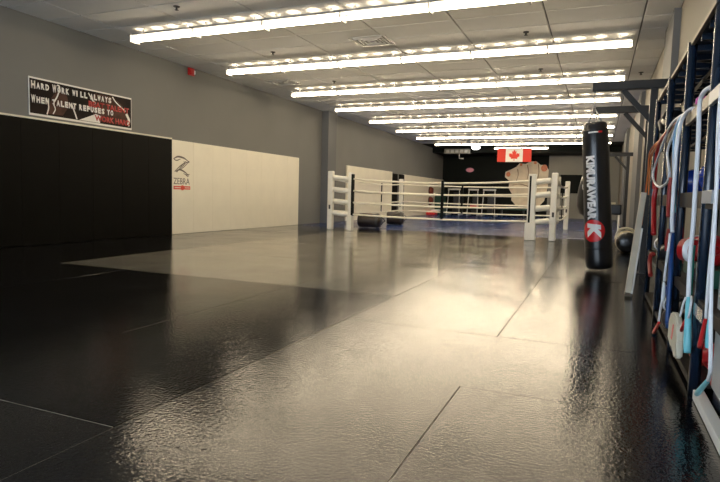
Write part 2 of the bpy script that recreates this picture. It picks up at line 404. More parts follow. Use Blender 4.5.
# ================================================================ WALL PADS
def pad(y0, y1, key, label, group, zt=1.812):
    o = base(MB().b2((XL+.002, y0+.0005, .002), (XL+.052, y1-.0005, zt), bev=.005).build('wall_pad', M[key]))
    return tag(o, label, 'wall pad', group)
SP = .612
for k in range(10):
    pad(8.58-SP*(k+1), 8.58-SP*k, 'padb', ('black wall pad right beside the white logo pad' if k == 0 else '%s black wall pad to the left of the white logo pad' % ordn(k)), 'black pads on the left wall')
LW = 4.95/8
for k in range(8):
    o = pad(8.58+LW*k, 8.58+LW*(k+1), 'padw', 'white wall pad with a striped zebra letter logo beside the black pads' if k == 0 else '%s white wall pad to the right of the logo pad' % ordn(k-1), 'white pads on the left wall')
    if k == 0: logo_pad = o
for k in range(7): pad(16.72+.62*k, 16.72+.62*(k+1), 'padw', '%s white wall pad past the column, behind the ring ropes' % ordn(k), 'white pads behind the ring', 1.80)
pad(21.06, 21.7, 'padb', 'narrow black wall pad left of the far ring post', 'far black pads', 1.74); pad(22.0, 22.55, 'padb', 'narrow black wall pad right of the far ring post', 'far black pads', 1.74)
for k in range(10): pad(22.56+.64*k, 22.56+.64*(k+1), 'padw', '%s far white wall pad after the narrow black pads' % ordn(k), 'far white pads', 1.76 if k < 9 else 1.76)

# logo on the first white pad: local frame x -> +Y world, y -> up, z -> +X
def wallT(x, y, z): return Matrix(((0, 0, 1, x), (1, 0, 0, y), (0, 1, 0, z), (0, 0, 0, 1)))
LX = XL+.052
T = wallT(LX, 8.60, 0)
zb = MB()
def stripe(pts, w):
    P = spline([(a, 1.13+(b-.94)*.67, 0) for a, b in pts], 4); L_, R_ = [], []
    for i, p in enumerate(P):
        t = (P[min(i+1, len(P)-1)]-P[max(i-1, 0)]).normalized(); nrm = Vector((-t.y, t.x, 0)); ww = w*(.35+.65*math.sin(PI*(i+.5)/len(P)))
        L_.append(p+nrm*ww/2); R_.append(p-nrm*ww/2)
    zb.poly([(q.x, q.y) for q in L_]+[(q.x, q.y) for q in R_[::-1]], .0015, T, M['ink'])
stripe([(.02, 1.42), (.14, 1.49), (.30, 1.47), (.42, 1.40)], .035)
stripe([(.02, 1.42), (.10, 1.38), (.22, 1.43)], .02)
stripe([(.42, 1.40), (.47, 1.37), (.40, 1.35), (.30, 1.36)], .02)
for k in range(7):
    a = k/6; stripe([(.36-.26*a, 1.38-.28*a), (.26-.20*a+.05, 1.30-.25*a), (.40-.26*a, 1.33-.25*a)], .016)
stripe([(.38, 1.37), (.22, 1.24), (.06, 1.08)], .018); stripe([(.44, 1.34), (.30, 1.20), (.20, 1.12)], .016)
stripe([(.05, 1.06), (.20, 1.12), (.34, 1.06), (.44, .98)], .03); stripe([(.30, 1.02), (.40, .98), (.48, 1.01)], .02); stripe([(.36, .99), (.42, .94), (.46, .97)], .015)
zb.build('zebra_emblem', None, logo_pad)
lettering(fit(text_bm('ZEBRA', .2, 0), .02, .48, .97, 1.09), T, 'logo_lettering', M['ink'], logo_pad, .0015)
rb = MB(); rb.poly([(.02, .87), (.50, .87), (.50, .935), (.02, .935)], .0015, T, M['inkr'])
rb.poly([(.27+.055*math.cos(a*PI/8), .9025+.05*math.sin(a*PI/8)) for a in range(16)], .0022, T, M['inkr'])
for k in range(5):
    rb.poly([(.05+k*.035, .893), (.075+k*.035, .893), (.075+k*.035, .912), (.05+k*.035, .912)], .0025, T, M['padw'])
    rb.poly([(.34+k*.03, .893), (.36+k*.03, .893), (.36+k*.03, .912), (.34+k*.03, .912)], .0025, T, M['padw'])
rb.build('logo_bar', None, logo_pad)

# ================================================================ BANNER
bt = thing('banner', (XL, 6.66, 1.86), 'long printed slogan banner in white and red letters above the black pads', 'banner')
# banner plane spans Y 5.69..7.61, z 1.86..2.41
BY0, BY1, BZ0, BZ1 = 5.69, 7.61, 1.875, 2.42
bx = XL+.012
MB().b2((XL+.001, BY0, BZ0), (bx, BY1, BZ1)).build('backing', M['bannerw'], bt)
bp_ = MB().b2((bx, BY0+.01, BZ0+.03), (bx+.002, BY1-.01, BZ1-.025)).build('print', M['bannerd'], bt)
T = wallT(bx+.002, BY0, BZ0)
def curve_band(pts, w, key, lvl, name='print_shape'):
    P = spline([(a, b, 0) for a, b in pts], 5); L_, R_ = [], []
    for i, p in enumerate(P):
        t = (P[min(i+1, len(P)-1)]-P[max(i-1, 0)]).normalized(); nrm = Vector((-t.y, t.x, 0)); L_.append(p+nrm*w/2); R_.append(p-nrm*w/2)
    b = MB(); b.poly([(q.x, q.y) for q in L_]+[(q.x, q.y) for q in R_[::-1]], .0006, T @ Matrix.Translation((0, 0, lvl)), M[key]); return b.build(name, None, bp_)
b = MB(); Z1 = T
for pts in ([(.28, .05), (.36, .30), (.48, .44), (.62, .40), (.66, .22), (.55, .06)], [(1.0, .30), (1.15, .50), (1.5, .50), (1.7, .40), (1.85, .2), (1.88, .06), (1.2, .06)]):
    b.poly(pts, .0004, T, M['bannerb'])
b.build('print_figures', None, bp_)
curve_band([(.28, .04), (.31, .16), (.27, .28)], .02, 'bannerw', .0006)
curve_band([(.40, .24), (.46, .34), (.50, .47), (.46, .50)], .022, 'bannerw', .0006)
curve_band([(.38, .22), (.42, .14), (.38, .06)], .016, 'bannerw', .0006)
curve_band([(.80, .04), (.75, .16), (.70, .26)], .024, 'bannerw', .0006)
curve_band([(1.02, .48), (1.10, .38), (1.16, .34)], .022, 'bannerw', .0006)
curve_band([(1.50, .50), (1.58, .42), (1.78, .30)], .02, 'bannerw', .0006)
curve_band([(1.84, .06), (1.86, .16), (1.80, .26)], .05, 'bannerw', .0006)
b = MB(); b.poly([(.84, .035), (1.16, .17), (1.26, .15), (1.24, .035)], .0006, T @ Matrix.Translation((0, 0, .0006)), M['bannerw']); b.build('print_shape', None, bp_)
def line_text(words, x0, x1, y0, y1, key, lvl=.0014, bold=.004):
    g = fit(text_bm(words, .1, bold), x0, x1, y0, y1)
    lettering(g, T @ Matrix.Translation((0, 0, lvl)), 'banner_lettering', M[key], bp_, .0008)
def caps_text(s, x, y, cap, key, wid):
    """small caps: first letters taller"""
    n = sum(1.15 if c.isupper() else (.55 if c == ' ' else 1.0) for c in s); u = wid/n
    for c in s:
        if c == ' ': x += .55*u; continue
        w = u*(1.15 if c.isupper() else 1.0); h = cap*(1.2 if c.isupper() else .95)
        ww = w*(.35 if c.upper() == 'I' else .82)
        g = fit(text_bm(c.upper(), .1, .006), x, x+ww, y-(h-cap)*.3, y-(h-cap)*.3+h); x += w
        r = bmesh.ops.extrude_face_region(g, geom=list(g.faces)); bmesh.ops.translate(g, verts=[q for q in r['geom'] if isinstance(q, bmesh.types.BMVert)], vec=(0, 0, .0008))
        bmesh.ops.transform(g, matrix=T @ Matrix.Translation((0, 0, .0014)), verts=g.verts)
        k = MB(); k.bm.free(); k.bm = g; k.build('banner_letter', M[key], bp_)
caps_text('Hard Work will always', .03, .385, .095, 'bannerw', 1.46)
caps_text('When talent refuses to', .03, .185, .095, 'bannerw', 1.50)
line_text('BEAT TALENT', 1.02, 1.86, .27, .36, 'bannerr', .0022)
line_text('WORK HARD', 1.14, 1.88, .06, .155, 'bannerr', .0022)

# ================================================================ BOXING RING
RX0, RX1, RY0, RY1 = -5.95, -.845, 12.3, 17.55
rg = thing('boxing_ring', ((RX0+RX1)/2, (RY0+RY1)/2, 0), 'white roped floor boxing ring with padded corner posts on blue mats', 'boxing ring')
ropez = [1.235, .955, .675, .395]
for px, py, sx, sy in ((RX0, RY0, 1, 1), (RX1, RY0, -1, 1), (RX0, RY1, 1, -1), (RX1, RY1, -1, -1)):
    MB().b2((px-.065, py-.065, .002), (px+.065, py+.065, 1.41), bev=.025).build('post', M['white'], rg)
    MB().b2((px-.022, py-.074, .50), (px+.022, py-.064, .60), bev=.004).build('post_bracket', M['ventd'], rg)
    if sy < 0: continue
    for ax in (0, 1):
        dx, dy = (sx, 0) if ax == 0 else (0, sy)
        LP = (.47 if sx > 0 else .39) if ax == 0 else 1.12
        for z in ropez:
            a = Vector((px+dx*.07, py+dy*.07, z+.02)); b = Vector((px+dx*LP, py+dy*LP, z-.02))
            MB().tube([a, a.lerp(b, .05), a.lerp(b, .95), b], [.050, .061, .061, .050], n=12).build('turnbuckle_pad', M['white'], rg)
        qx, qy = px+dx*(LP+.05), py+dy*(LP+.05)
        ww = ((.045 if sx > 0 else .080), .06) if ax == 0 else (.045, .03)
        MB().b2((qx-ww[0], qy-ww[1], .37), (qx+ww[0], qy+ww[1], 1.38), bev=.012).build('spacer_pad', M['white'], rg)
        if ax == 1: continue
        MB().b2((qx-ww[0]*1.4, qy-ww[1]*1.3, .002), (qx+ww[0]*1.4, qy+ww[1]*1.3, .37), bev=.015).build('spacer_foot', M['white'], rg)
        ex = qx+dx*.055 if sx > 0 else qx-.035
        MB().b2((ex-.018, qy-ww[1]-.006, .36), (ex+.018, qy+ww[1]-.01, 1.34)).build('closure_strip', M['dark'], rg)
def rope(a, b, z, sag):
    pts = []
    for k in range(13):
        t = k/12; p = Vector(a).lerp(Vector(b), t); p.z = z-sag*4*t*(1-t); pts.append(p)
    MB().tube(pts, .021, n=8).build('rope', M['rope'], rg)
for i, z in enumerate(ropez):
    s = (.075, .055, .04, .04)[i]
    rope((RX0+.5, RY0, 0), (RX1-.5, RY0, 0), z, s); rope((RX0+.05, RY1, 0), (RX1-.05, RY1, 0), z, s*.6)
    rope((RX0, RY0+1.18, 0), (RX0, RY1-.05, 0), z, s*.8); rope((RX1, RY0+1.18, 0), (RX1, RY1-.05, 0), z, s*.8)
for x, y, w in ((-3.2, RY0, .03), (-3.93, RY1, .03), (RX0, 15.75, .014), (RX1, 15.2, .014)):
    MB().b2((x-w, y-w, .36), (x+w, y+w, 1.22), bev=.006).build('rope_spacer', M['dark'], rg)
# painted white guide lines on the blue mats at the right of the ring
gl = MB(); gl.beam((-.1, 13.35, .004), (.12, 15.2, .004), .05, .002); gl.beam((-.62, 13.5, .004), (.1, 13.6, .004), .05, .002)
tag(base(gl.build('floor_marking', M['flagw'])), 'white tape lines on the blue mats beside the ring corner', 'floor marking')

# bags lying behind the ring corner
def bag_profile(R, L): return [(R*.1, 0), (R*.8, .004), (R*.97, .03), (R, .09), (R*1.02, L*.3), (R*.98, L*.55), (R, L*.8), (R*.97, L-.06), (R*.82, L-.01), (R*.1, L)]
def lying_bag(x, y, ang, R, L, key, label, patch=None):
    t = thing('heavy_bag', (x, y, 0), label, 'punching bag')
    T = Matrix.Translation((x, y, R*1.02)) @ Matrix.Rotation(ang, 4, 'Z') @ Matrix.Rotation(PI/2, 4, 'Y') @ Matrix.Translation((0, 0, -L/2))
    MB().lathe(bag_profile(R, L), T=T).build('bag_body', M[key], t)
    MB().lathe([(R*1.03, L-.13), (R*1.035, L-.12), (R*1.035, L-.08), (R*1.03, L-.07)], T=T, cap=False).build('strap_band', M['cream'] if key == 'blackv' else M['ventd'], t)
    if patch:  # curved orange patch on the side of the bag
        b = MB(); n = 8; bm = b.bm; vs = []
        for k in range(n+1):
            a = PI*(patch[0]+(patch[1]-patch[0])*k/n)
            for zz in (patch[2], patch[3]): vs.append(bm.verts.new(T @ Vector((R*1.04*math.cos(a), R*1.04*math.sin(a), zz*L))))
        fs = [bm.faces.new((vs[2*k], vs[2*k+1], vs[2*k+3], vs[2*k+2])) for k in range(n)]; b._set(fs, M['orange'], True)
        b.build('side_patch', None, t)
    for s in (-1, 1):
        p = T @ Vector((R*.5*s, 0, L)); q = T @ Vector((0, 0, L+.10))
        MB().tube([p, p.lerp(q, .5)+Vector((0, 0, .02)), q], .012, n=6).build('hanging_strap', M['ventd'], t)
    return t
lying_bag(-5.50, 13.75, 0.12, .185, .62, 'brownv', 'dark brown heavy bag with an orange patch lying behind the left ring corner', (.35, .95, .15, .55))
lying_bag(-5.55, 15.9, .35, .19, .52, 'brownv', 'dark brown heavy bag lying further back near the black wall pads', None)

# ================================================================ HANGING HEAVY BAG, brackets
def bracket(yc, xe, z, label, hang=True, px=.50):
    t = thing('bag_bracket', (px, yc, 0), label, 'bracket', 'steel bag brackets on the right wall')
    MB().b2((xe, yc-.045, z-.045), (XR-.002, yc+.045, z+.055), bev=.006).build('arm', M['steel'], t)
    MB().beam((px-.30, yc, z-.05), (px+.02, yc, z-.42), .05, .06).build('brace', M['steel'], t)
    MB().b2((px-.01, yc-.04, .003), (px+.07, yc+.04, z-.045), bev=.006).build('post', M['steel'], t)
    MB().b2((px-.06, yc-.10, 0.001), (px+.13, yc+.10, .012)).build('base_plate', M['steel'], t)
    if hang:
        MB().tube([(xe+.03, yc, z-.045), (xe+.03, yc, z-.075)], .012, n=8).build('eye_bolt', M['chrome'], t)
    return t
bracket(7.5, -.14, 2.225, 'near black steel bag bracket holding the tall heavy bag')
bracket(9.6, -.13, 2.25, 'middle black steel bag bracket holding the rounded bag', px=.60)
t = bracket(17.2, .02, 2.15, 'farthest black steel bag bracket with nothing hanging on it', False, px=.66)

top = Vector((-.092, 7.5, 1.80)); bot = Vector((.055, 7.5, .025)); ax = (top-bot); L = ax.length; R = .157
hb = thing('heavy_bag', (bot.x, bot.y, bot.z), 'tall black hanging heavy bag with white lettering and a red round logo', 'punching bag')
zq = ax.normalized(); xq = Vector((0, 1, 0)).cross(zq).normalized(); yq = zq.cross(xq)
TB = Matrix.Translation(bot) @ Matrix((xq, yq, zq)).transposed().to_4x4()
def rad(z):
    t = z/L
    return R*(.86+.14*min(1, (1-t)/.35)**.6)*1.0+.003*math.sin(9*t)
prof = [(R*.1, 0), (R*.80, .003), (R*.93, .02), (R*.985, .05)]+[(rad(z), z) for z in [L*k/14 for k in range(1, 14)]]+[(rad(L)*.985, L-.03), (rad(L)*.93, L-.008), (rad(L)*.8, L), (.02, L-.01)]
MB().lathe(prof, n=40, T=TB).build('bag_body', M['blackv'], hb)
for zz in (.26, L-.10):
    r_ = rad(zz); MB().lathe([(r_+.001, zz-.012), (r_+.004, zz-.006), (r_+.004, zz+.006), (r_+.001, zz+.012)], n=40, T=TB, cap=False).build('seam_band', M['blackv'], hb)
# camera side of the bag is about -y, a bit to -x
A0 = -PI/2
def wrap(bm, a_c, cuts=True):
    """bm in (x = arc metres, y = height along bag) -> bag surface"""
    if cuts:
        xs = [v.co.x for v in bm.verts]; n = int((max(xs)-min(xs))/.012)+1
        for k in range(1, n):
            x = min(xs)+(max(xs)-min(xs))*k/n
            bmesh.ops.bisect_plane(bm, geom=bm.verts[:]+bm.edges[:]+bm.faces[:], plane_co=(x, 0, 0), plane_no=(1, 0, 0))
        ys_ = [v.co.y for v in bm.verts]; n = int((max(ys_)-min(ys_))/.05)+1
        for k in range(1, n):
            y = min(ys_)+(max(ys_)-min(ys_))*k/n
            bmesh.ops.bisect_plane(bm, geom=bm.verts[:]+bm.edges[:]+bm.faces[:], plane_co=(0, y, 0), plane_no=(0, 1, 0))
    for v in bm.verts:
        z = v.co.y; r_ = rad(z)+.0025+v.co.z; a = a_c+v.co.x/R
        v.co = TB @ Vector((r_*math.cos(a), r_*math.sin(a), z))
    return bm
def bag_text(body, z0, z1, w, a_c, key, name, bold=.006, shear=0, lift=0, par=None):
    g = text_bm(body, .1, bold, shear=shear); fit(g, 0, z1-z0, 0, w)
    for v in g.verts:      # letters read downwards
        x, y = v.co.x, v.co.y; v.co = Vector((y-w/2, z1-x, lift))
    wrap(g, a_c); k = MB(); k.bm.free(); k.bm = g; return k.build(name, M[key], par or hb)
AC = A0-.40
bag_text('KIMURAWEAR', .605, 1.375, .11, AC-.04, 'bagw', 'bag_lettering', .006, 0)
g = bmesh.new(); bmesh.ops.create_circle(g, cap_ends=True, segments=32, radius=.135); bmesh.ops.translate(g, verts=g.verts, vec=(0, .475, 0)); wrap(g, AC+.04)
k = MB(); k.bm.free(); k.bm = g; disc = k.build('red_disc', M['bagr'], hb)
bag_text('K', .38, .57, .16, AC+.10, 'bagw', 'disc_letter', .008, .15, lift=.002, par=disc)
g = bmesh.new(); bmesh.ops.create_grid(g, x_segments=8, y_segments=1, size=.5); 
for v in g.verts: v.co = Vector((v.co.x*.12, 1.655+v.co.y*.018, 0))
wrap(g, AC+.25, False); k = MB(); k.bm.free(); k.bm = g; k.build('top_label', M['bagw'], hb)
g = bmesh.new(); bmesh.ops.create_grid(g, x_segments=4, y_segments=1, size=.5); 
for v in g.verts: v.co = Vector((v.co.x*.05+.085, 1.655+v.co.y*.022, 0))
wrap(g, AC+.25, False); k = MB(); k.bm.free(); k.bm = g; k.build('top_label', M['bagr'], hb)
hook = Vector((-.11, 7.5, 2.15))
for k in range(4):
    a = PI/4+k*PI/2; p = TB @ Vector((.11*math.cos(a), .11*math.sin(a), L-.005)); j = Vector((-.105, 7.5, 1.98))
    MB().tube([p, p.lerp(j, .5), j], .007, n=6).build('bag_strap', M['chrome'], hb)
def torus_bm(c, r, rr, ry, el):
    b = MB(); n = 12; b.tube([Vector(c)+Vector((0, 0, 0))+Matrix.Rotation(ry, 3, 'Z') @ Vector((r*math.cos(2*PI*i/n), 0, r*el*math.sin(2*PI*i/n))) for i in range(n+1)], rr, n=6); return b
for k in range(6): torus_bm((-.107, 7.5, 1.985+k*.028), .012, .004, (k % 2)*PI/2, 1.7).build('chain_link', M['chrome'], hb)
# rounded bag behind
t = thing('teardrop_bag', (-.10, 9.6, .58), 'rounded black bag with a small ring logo hanging behind the tall bag', 'punching bag')
T = Matrix.Translation((-.07, 9.6, .58))
MB().lathe([(.02, 0), (.12, .01), (.20, .07), (.245, .19), (.25, .32), (.225, .50), (.18, .68), (.13, .86), (.08, 1.0), (.03, 1.06)], n=28, T=T).build('bag_body', M['blackv'], t)
MB().tube([(-.09, 9.6, 1.63), (-.10, 9.6, 2.18)], .009, n=6).build('hanging_strap', M['chrome'], t)
b = MB(); n = 20
b.tube([Vector((-.07, 9.6, 0))+Vector((.236*math.cos(a_), .236*math.sin(a_), 1.07+dz)) for a_, dz in [(-PI/2-.62+.17*math.cos(2*PI*i/n), .055*math.sin(2*PI*i/n)) for i in range(n+1)]], .006, n=5); b.build('ring_logo', M['bagw'], t)

# lying black bag with tan wrap by right wall
t = thing('heavy_bag', (.50, 10.9, 0), 'black heavy bag lying on the floor by the right wall with tan taped top', 'punching bag')
T = Matrix.Translation((.485, 10.3, .175)) @ Matrix.Rotation(-PI/2, 4, 'X')
MB().lathe([(.02, 0), (.13, .004), (.165, .03), (.172, .09), (.172, .9), (.165, 1.1), (.02, 1.12)], n=28, T=T).build('bag_body', M['blackv'], t)
MB().lathe([(.176, .13), (.184, .17), (.186, .35), (.180, .42)], n=28, T=T, cap=False).build('tape_wrap', M['board'], t)
MB().tube(spline([(.30, 10.5, .22), (.36, 10.55, .38), (.52, 10.6, .40), (.66, 10.7, .30)]), .022, n=8).build('canvas_strap', M['cream'], t)
# small black stool
t = thing('stool', (.30, 12.0, 0), 'small black stool with pale legs behind the hanging bag', 'stool')
MB().b2((.16, 11.86, .60), (.42, 12.14, .80), bev=.03).build('seat', M['blackv'], t); MB().b2((.19, 11.9, .80), (.31, 12.1, .84), bev=.01).build('folded_cloth', M['cream'], t)
for a, b in ((.20, 11.9), (.38, 11.9), (.20, 12.1), (.38, 12.1)): MB().tube([(a, b, .60), (a, b, .003)], .014, n=8).build('leg', M['edge'], t)

# ================================================================ RACK
FX, BX = .44, .79
rk = thing('storage_rack', (.6, 3.8, 0), 'tall dark blue steel storage rack of shelves along the right wall', 'rack')
UY = [1.95, 2.86, 3.70, 4.66, 5.62]
for y in UY:
    MB().tube([(FX, y, .002), (FX, y, 1.75)], .024, n=16).build('upright', M['rack'], rk)
    MB().tube([(BX-.02, y, .002), (BX-.02, y, 1.75)], .02, n=12).build('upright', M['rack'], rk)
for z in (.05, .43, .905, 1.34, 1.75):
    MB().b2((FX+.0, UY[0]-.02 if z > .1 else 2.84, z-.012), (BX-.005, UY[-1]+.03, z), bev=.002).build('shelf', M['shelf'] if z < 1.3 else M['deck'], rk)
    hgt = {.05: .03, .43: .05, .905: .075, 1.34: .055, 1.75: .02}[z]
    MB().b2((FX-.012, UY[0] if z > .1 else 2.84, z-hgt), (FX+.008, UY[-1]+.03, z+.004), bev=.003).build('shelf_lip', M['tan' if z > 1.3 else 'shelf'], rk)
    if z > 1.3:
        y = UY[0]+.12; k = 0
        while y < UY[-1]:
            MB().b2((FX+.01, y-.012, z-.045), (BX-.01, y+.012, z-.012)).build('deck_rib', M['rack'], rk)
            if k % 2 == 0: MB().beam((FX+.02, y, z-.03), (BX-.02, y+.23, z-.03), .014, .03).build('deck_brace', M['rack'], rk)
            y += .235; k += 1
        MB().b2((.60, UY[0], z-.06), (.625, UY[-1], z-.045)).build('deck_stringer', M['rack'], rk)
for z in (.40, .885, 1.30):
    MB().b2((FX-.030, 2.60, z-.032), (FX-.013, 2.83, z+.022), bev=.002).build('bracket_plate', M['sheet'] if z > .5 else M['rack'], rk)
MB().b2((BX-.03, UY[0]-.1, 1.72), (BX-.01, UY[-1]+.04, 1.74)).build('rear_rail', M['rack'], rk)

def jar(x, y):
    t = thing('jar', (x, y, 1.341), 'white plastic jar with magenta lid on the upper shelf', 'jar'); T = Matrix.Translation((x, y, 0))
    MB().lathe([(.040, 1.341), (.046, 1.35), (.046, 1.385), (.041, 1.395)], T=T, n=20).build('body', M['jar'], t)
    MB().lathe([(.047, 1.395), (.049, 1.40), (.048, 1.425), (.04, 1.434), (.01, 1.436)], T=T, n=20).build('lid', M['pink'], t)
jar(.51, 3.62)
t = thing('headgear', (.52, 5.1, 1.341), 'black padded sparring headgear on the upper shelf', 'headgear')
MB().ball((.52, 5.1, 1.46), .115, None, (.9, 1.5, 1.03)).build('shell', M['blackv'], t)
MB().ball((.50, 4.92, 1.43), .07, None, (.8, 1, 1)).build('ear_pad', M['steel'], t)
MB().tube(spline([(.425, 4.98, 1.40), (.42, 5.06, 1.46), (.425, 5.18, 1.50), (.45, 5.26, 1.53)]), .018, n=8).build('cheek_pad', M['steel'], t)
MB().tube(spline([(.43, 4.96, 1.50), (.46, 4.93, 1.55), (.54, 4.92, 1.56)]), .02, n=8).build('brow_pad', M['blackv'], t)
MB().b2((.44, 4.855, 1.44), (.47, 4.863, 1.455)).build('small_patch', M['jar'], t); MB().b2((.47, 4.845, 1.41), (.50, 4.853, 1.42)).build('small_patch', M['lblue'], t)  # small white and light blue patches on the headgear

def glove(x, y, z, key, label, rot=0, s=1, cuff=None, strap='wcord'):
    t = thing('boxing_glove', (x, y, z), label, 'boxing glove')
    R3 = Matrix.Rotation(rot, 3, 'Z'); P = lambda v: Vector((x, y, z))+R3 @ (Vector(v)*s)
    b = MB(); b.ball(P((0, 0, .075)), .085*s, None, (1.0, 1.25, .86), R3); b.ball(P((0, -.07, .08)), .07*s, None, (1, 1, .85), R3); b.build('hand_pad', M[key], t)
    MB().ball(P((-.075, .0, .085)), .034*s, None, (.9, 1.7, .9), R3).build('thumb', M[key], t)
    T = Matrix.Translation(P((0, .09, .07))) @ R3.to_4x4() @ Matrix.Rotation(-PI/2, 4, 'X')
    MB().lathe([(.055*s, 0), (.058*s, .03*s), (.060*s, .09*s), (.05*s, .092*s)], T=T, n=16).build('cuff', M[cuff or key], t)
    MB().lathe([(.0605*s, .03*s), (.064*s, .035*s), (.064*s, .055*s), (.061*s, .06*s)], T=T, n=16, cap=False).build('wrist_strap', M[strap], t)
    return t
def med_ball(x, y, z, r, key, label):
    t = thing('medicine_ball', (x, y, z), label, 'exercise ball', 'balls kept on the rack')
    MB().ball((x, y, z+r), r, None, u=24, v=16).build('ball_body', M[key], t)
    MB().tube([(x+r*1.003*math.cos(a), y+r*1.003*math.sin(a), z+r) for a in [2*PI*k/24 for k in range(25)]], .002, n=5).build('seam', M['ventd'], t)
    b = MB(); b.lathe([(.001, r*1.0), (r*.42, r*.915)], T=Matrix.Translation((x, y, z+r)), cap=False); b.build('top_emblem', M['jar'], t)
med_ball(.585, 4.72, .906, .088, 'dblue', 'glossy blue ball on the middle shelf inside the white rope loop')
med_ball(.585, 4.40, .906, .088, 'dblue', 'glossy blue ball on the middle shelf just right of the one in the rope loop')
med_ball(.57, 3.52, .906, .088, 'dblue', 'nearest glossy blue ball on the middle shelf')
med_ball(.57, 3.22, .906, .088, 'dblue', 'blue ball on the middle shelf behind the thick white rope')
# fabric gear on the lower shelf
glove(.58, 3.38, .532, 'red', 'red glove with white strap lying on the green kick pad, nearest glove', .9, 1.0)
glove(.60, 3.72, .532, 'redp', 'bright red glove on the green kick pad behind the nearest one', .3, 1.0)
b = thing('kick_pad', (.6, 3.55, .431), 'green and black kick pad on the lower shelf under the red gloves', 'kick pad')
MB().b2((.50, 3.22, .431), (.72, 3.95, .528), bev=.02).build('pad_body', M['green'], b); MB().b2((.49, 3.30, .45), (.50, 3.45, .51), bev=.003).build('strap', M['blackv'], b)
glove(.56, 4.86, .431, 'redp', 'bright red glove on the lower shelf beyond the hanging cords', .2, 1.0, strap='dred')
glove(.60, 4.40, .431, 'dred', 'dark red glove on the lower shelf behind the hanging cords', 1.2, 1.0, 'blackv', 'blackv')
glove(.56, 5.28, .431, 'blackv', 'black glove with pale strap on the lower shelf, far bay', .3, 1.0)
med_ball(.56, 5.05, .051, .075, 'dblue', 'small blue ball on the bottom shelf in the far bay')
med_ball(.57, 5.42, .051, .07, 'brownv', 'small brown ball on the bottom shelf at the far end')
glove(.58, 4.50, .051, 'blackv', 'black glove with white strap on the bottom shelf, middle bay', .4, .95)
glove(.60, 4.05, .051, 'blackv', 'black glove on the bottom shelf behind the second upright', 2.0, 1.0, 'blackv', 'blackv')
glove(.58, 3.05, .051, 'redp', 'red glove on the bottom shelf by the nearest upright', .4, 1.0, strap='red')
glove(.58, 2.55, .051, 'red', 'red glove on the bottom shelf partly hidden by the grey panel', .3, 1.0, strap='red')
# cream pouch
t = thing('canvas_pouch', (.42, 3.18, .12), 'cream canvas pouch with red print hanging low on the rack', 'pouch')
T = Matrix(((0, 0, 1, .378), (-1, 0, 0, 3.34), (0, 1, 0, .10), (0, 0, 0, 1)))
b = MB(); b.poly([(-.02, .04), (.10, .02), (.16, .04), (.27, .0), (.33, .02), (.34, .10), (.30, .17), (.22, .20), (.14, .205), (.05, .19), (-.01, .14)], .03, T)
bmesh.ops.bevel(b.bm, geom=b.bm.edges[:], offset=.007, segments=2, affect='EDGES'); b.build('pouch_body', M['cream'], t)
b = MB(); b.poly([(.12, .07), (.17, .07), (.20, .15), (.17, .15)], .003, T @ Matrix.Translation((0, 0, -.002))); b.build('red_print', M['redp'], t)
MB().tube(spline([(.40, 3.12, .30), (.405, 3.10, .36), (.415, 3.10, .40)]), .005, n=6).build('drawstring', M['wcord'], t)

# ---- skipping ropes hung over the tan rail
def skip_rope(pts, r, key, label, handles=(), group='skipping ropes hung on the rack'):
    t = thing('skipping_rope', pts[0], label, 'skipping rope', group)
    MB().tube(spline(pts), r, n=8).build('cord', M[key], t)
    for a, b, hk in handles:
        a, b = Vector(a), Vector(b); MB().tube([a, a.lerp(b, .1), a.lerp(b, .85), b], [r*.9, r*1.15, r*1.6, r*1.4], n=10).build('handle', M[hk], t)
    return t
skip_rope([(.455, 2.84, 1.352), (.425, 2.87, 1.356), (.405, 2.94, 1.345), (.40, 3.0, 1.30), (.40, 2.96, 1.14), (.40, 2.94, .91), (.40, 2.925, .756), (.40, 2.945, .631), (.40, 2.93, .52), (.40, 2.91, .425)], .0105, 'wcord', 'thick white skipping rope with a long teal handle left of the nearest upright', [((.40, 2.90, .43), (.40, 2.83, .19), 'teal')])
skip_rope([(.415, 2.985, .66), (.412, 2.975, .58), (.412, 2.965, .50), (.41, 2.945, .43)], .010, 'tealg', 'short green cord behind the thick white skipping rope')
skip_rope([(.405, 2.86, .44), (.40, 2.82, .42), (.398, 2.84, .36), (.398, 2.90, .32)], .005, 'wcord', 'thin white cord loop with a red handle beside the long teal handle', [((.395, 2.90, .33), (.392, 2.99, .255), 'redp')])
skip_rope([(.455, 2.52, 1.345), (.43, 2.50, 1.352), (.40, 2.48, 1.30), (.398, 2.50, 1.20), (.398, 2.485, 1.09), (.398, 2.45, .96), (.398, 2.435, .867), (.398, 2.40, .74), (.398, 2.395, .63), (.398, 2.37, .52), (.398, 2.37, .43)], .006, 'wcord', 'thin white skipping rope with blue handle right of the nearest upright', [((.398, 2.372, .436), (.398, 2.372, .325), 'teal')])
skip_rope([(.46, 2.44, 1.345), (.43, 2.43, 1.352), (.392, 2.41, 1.28), (.388, 2.40, 1.15), (.388, 2.37, .94), (.388, 2.375, .81), (.388, 2.375, .72), (.39, 2.40, .61), (.395, 2.43, .50), (.40, 2.455, .42)], .006, 'wcord', 'thin white skipping rope with long red handle right of the nearest upright', [((.40, 2.455, .42), (.405, 2.575, .28), 'redp')])
skip_rope([(.46, 2.36, 1.345), (.43, 2.35, 1.352), (.38, 2.34, 1.27), (.378, 2.32, 1.1), (.378, 2.31, .936), (.378, 2.29, .76), (.378, 2.27, .587), (.38, 2.24, .453), (.382, 2.22, .369), (.39, 2.24, .276), (.40, 2.32, .219)], .007, 'wcord', 'white skipping rope ending in a teal handle just above the floor', [((.40, 2.32, .22), (.41, 2.583, .085), 'teal')])
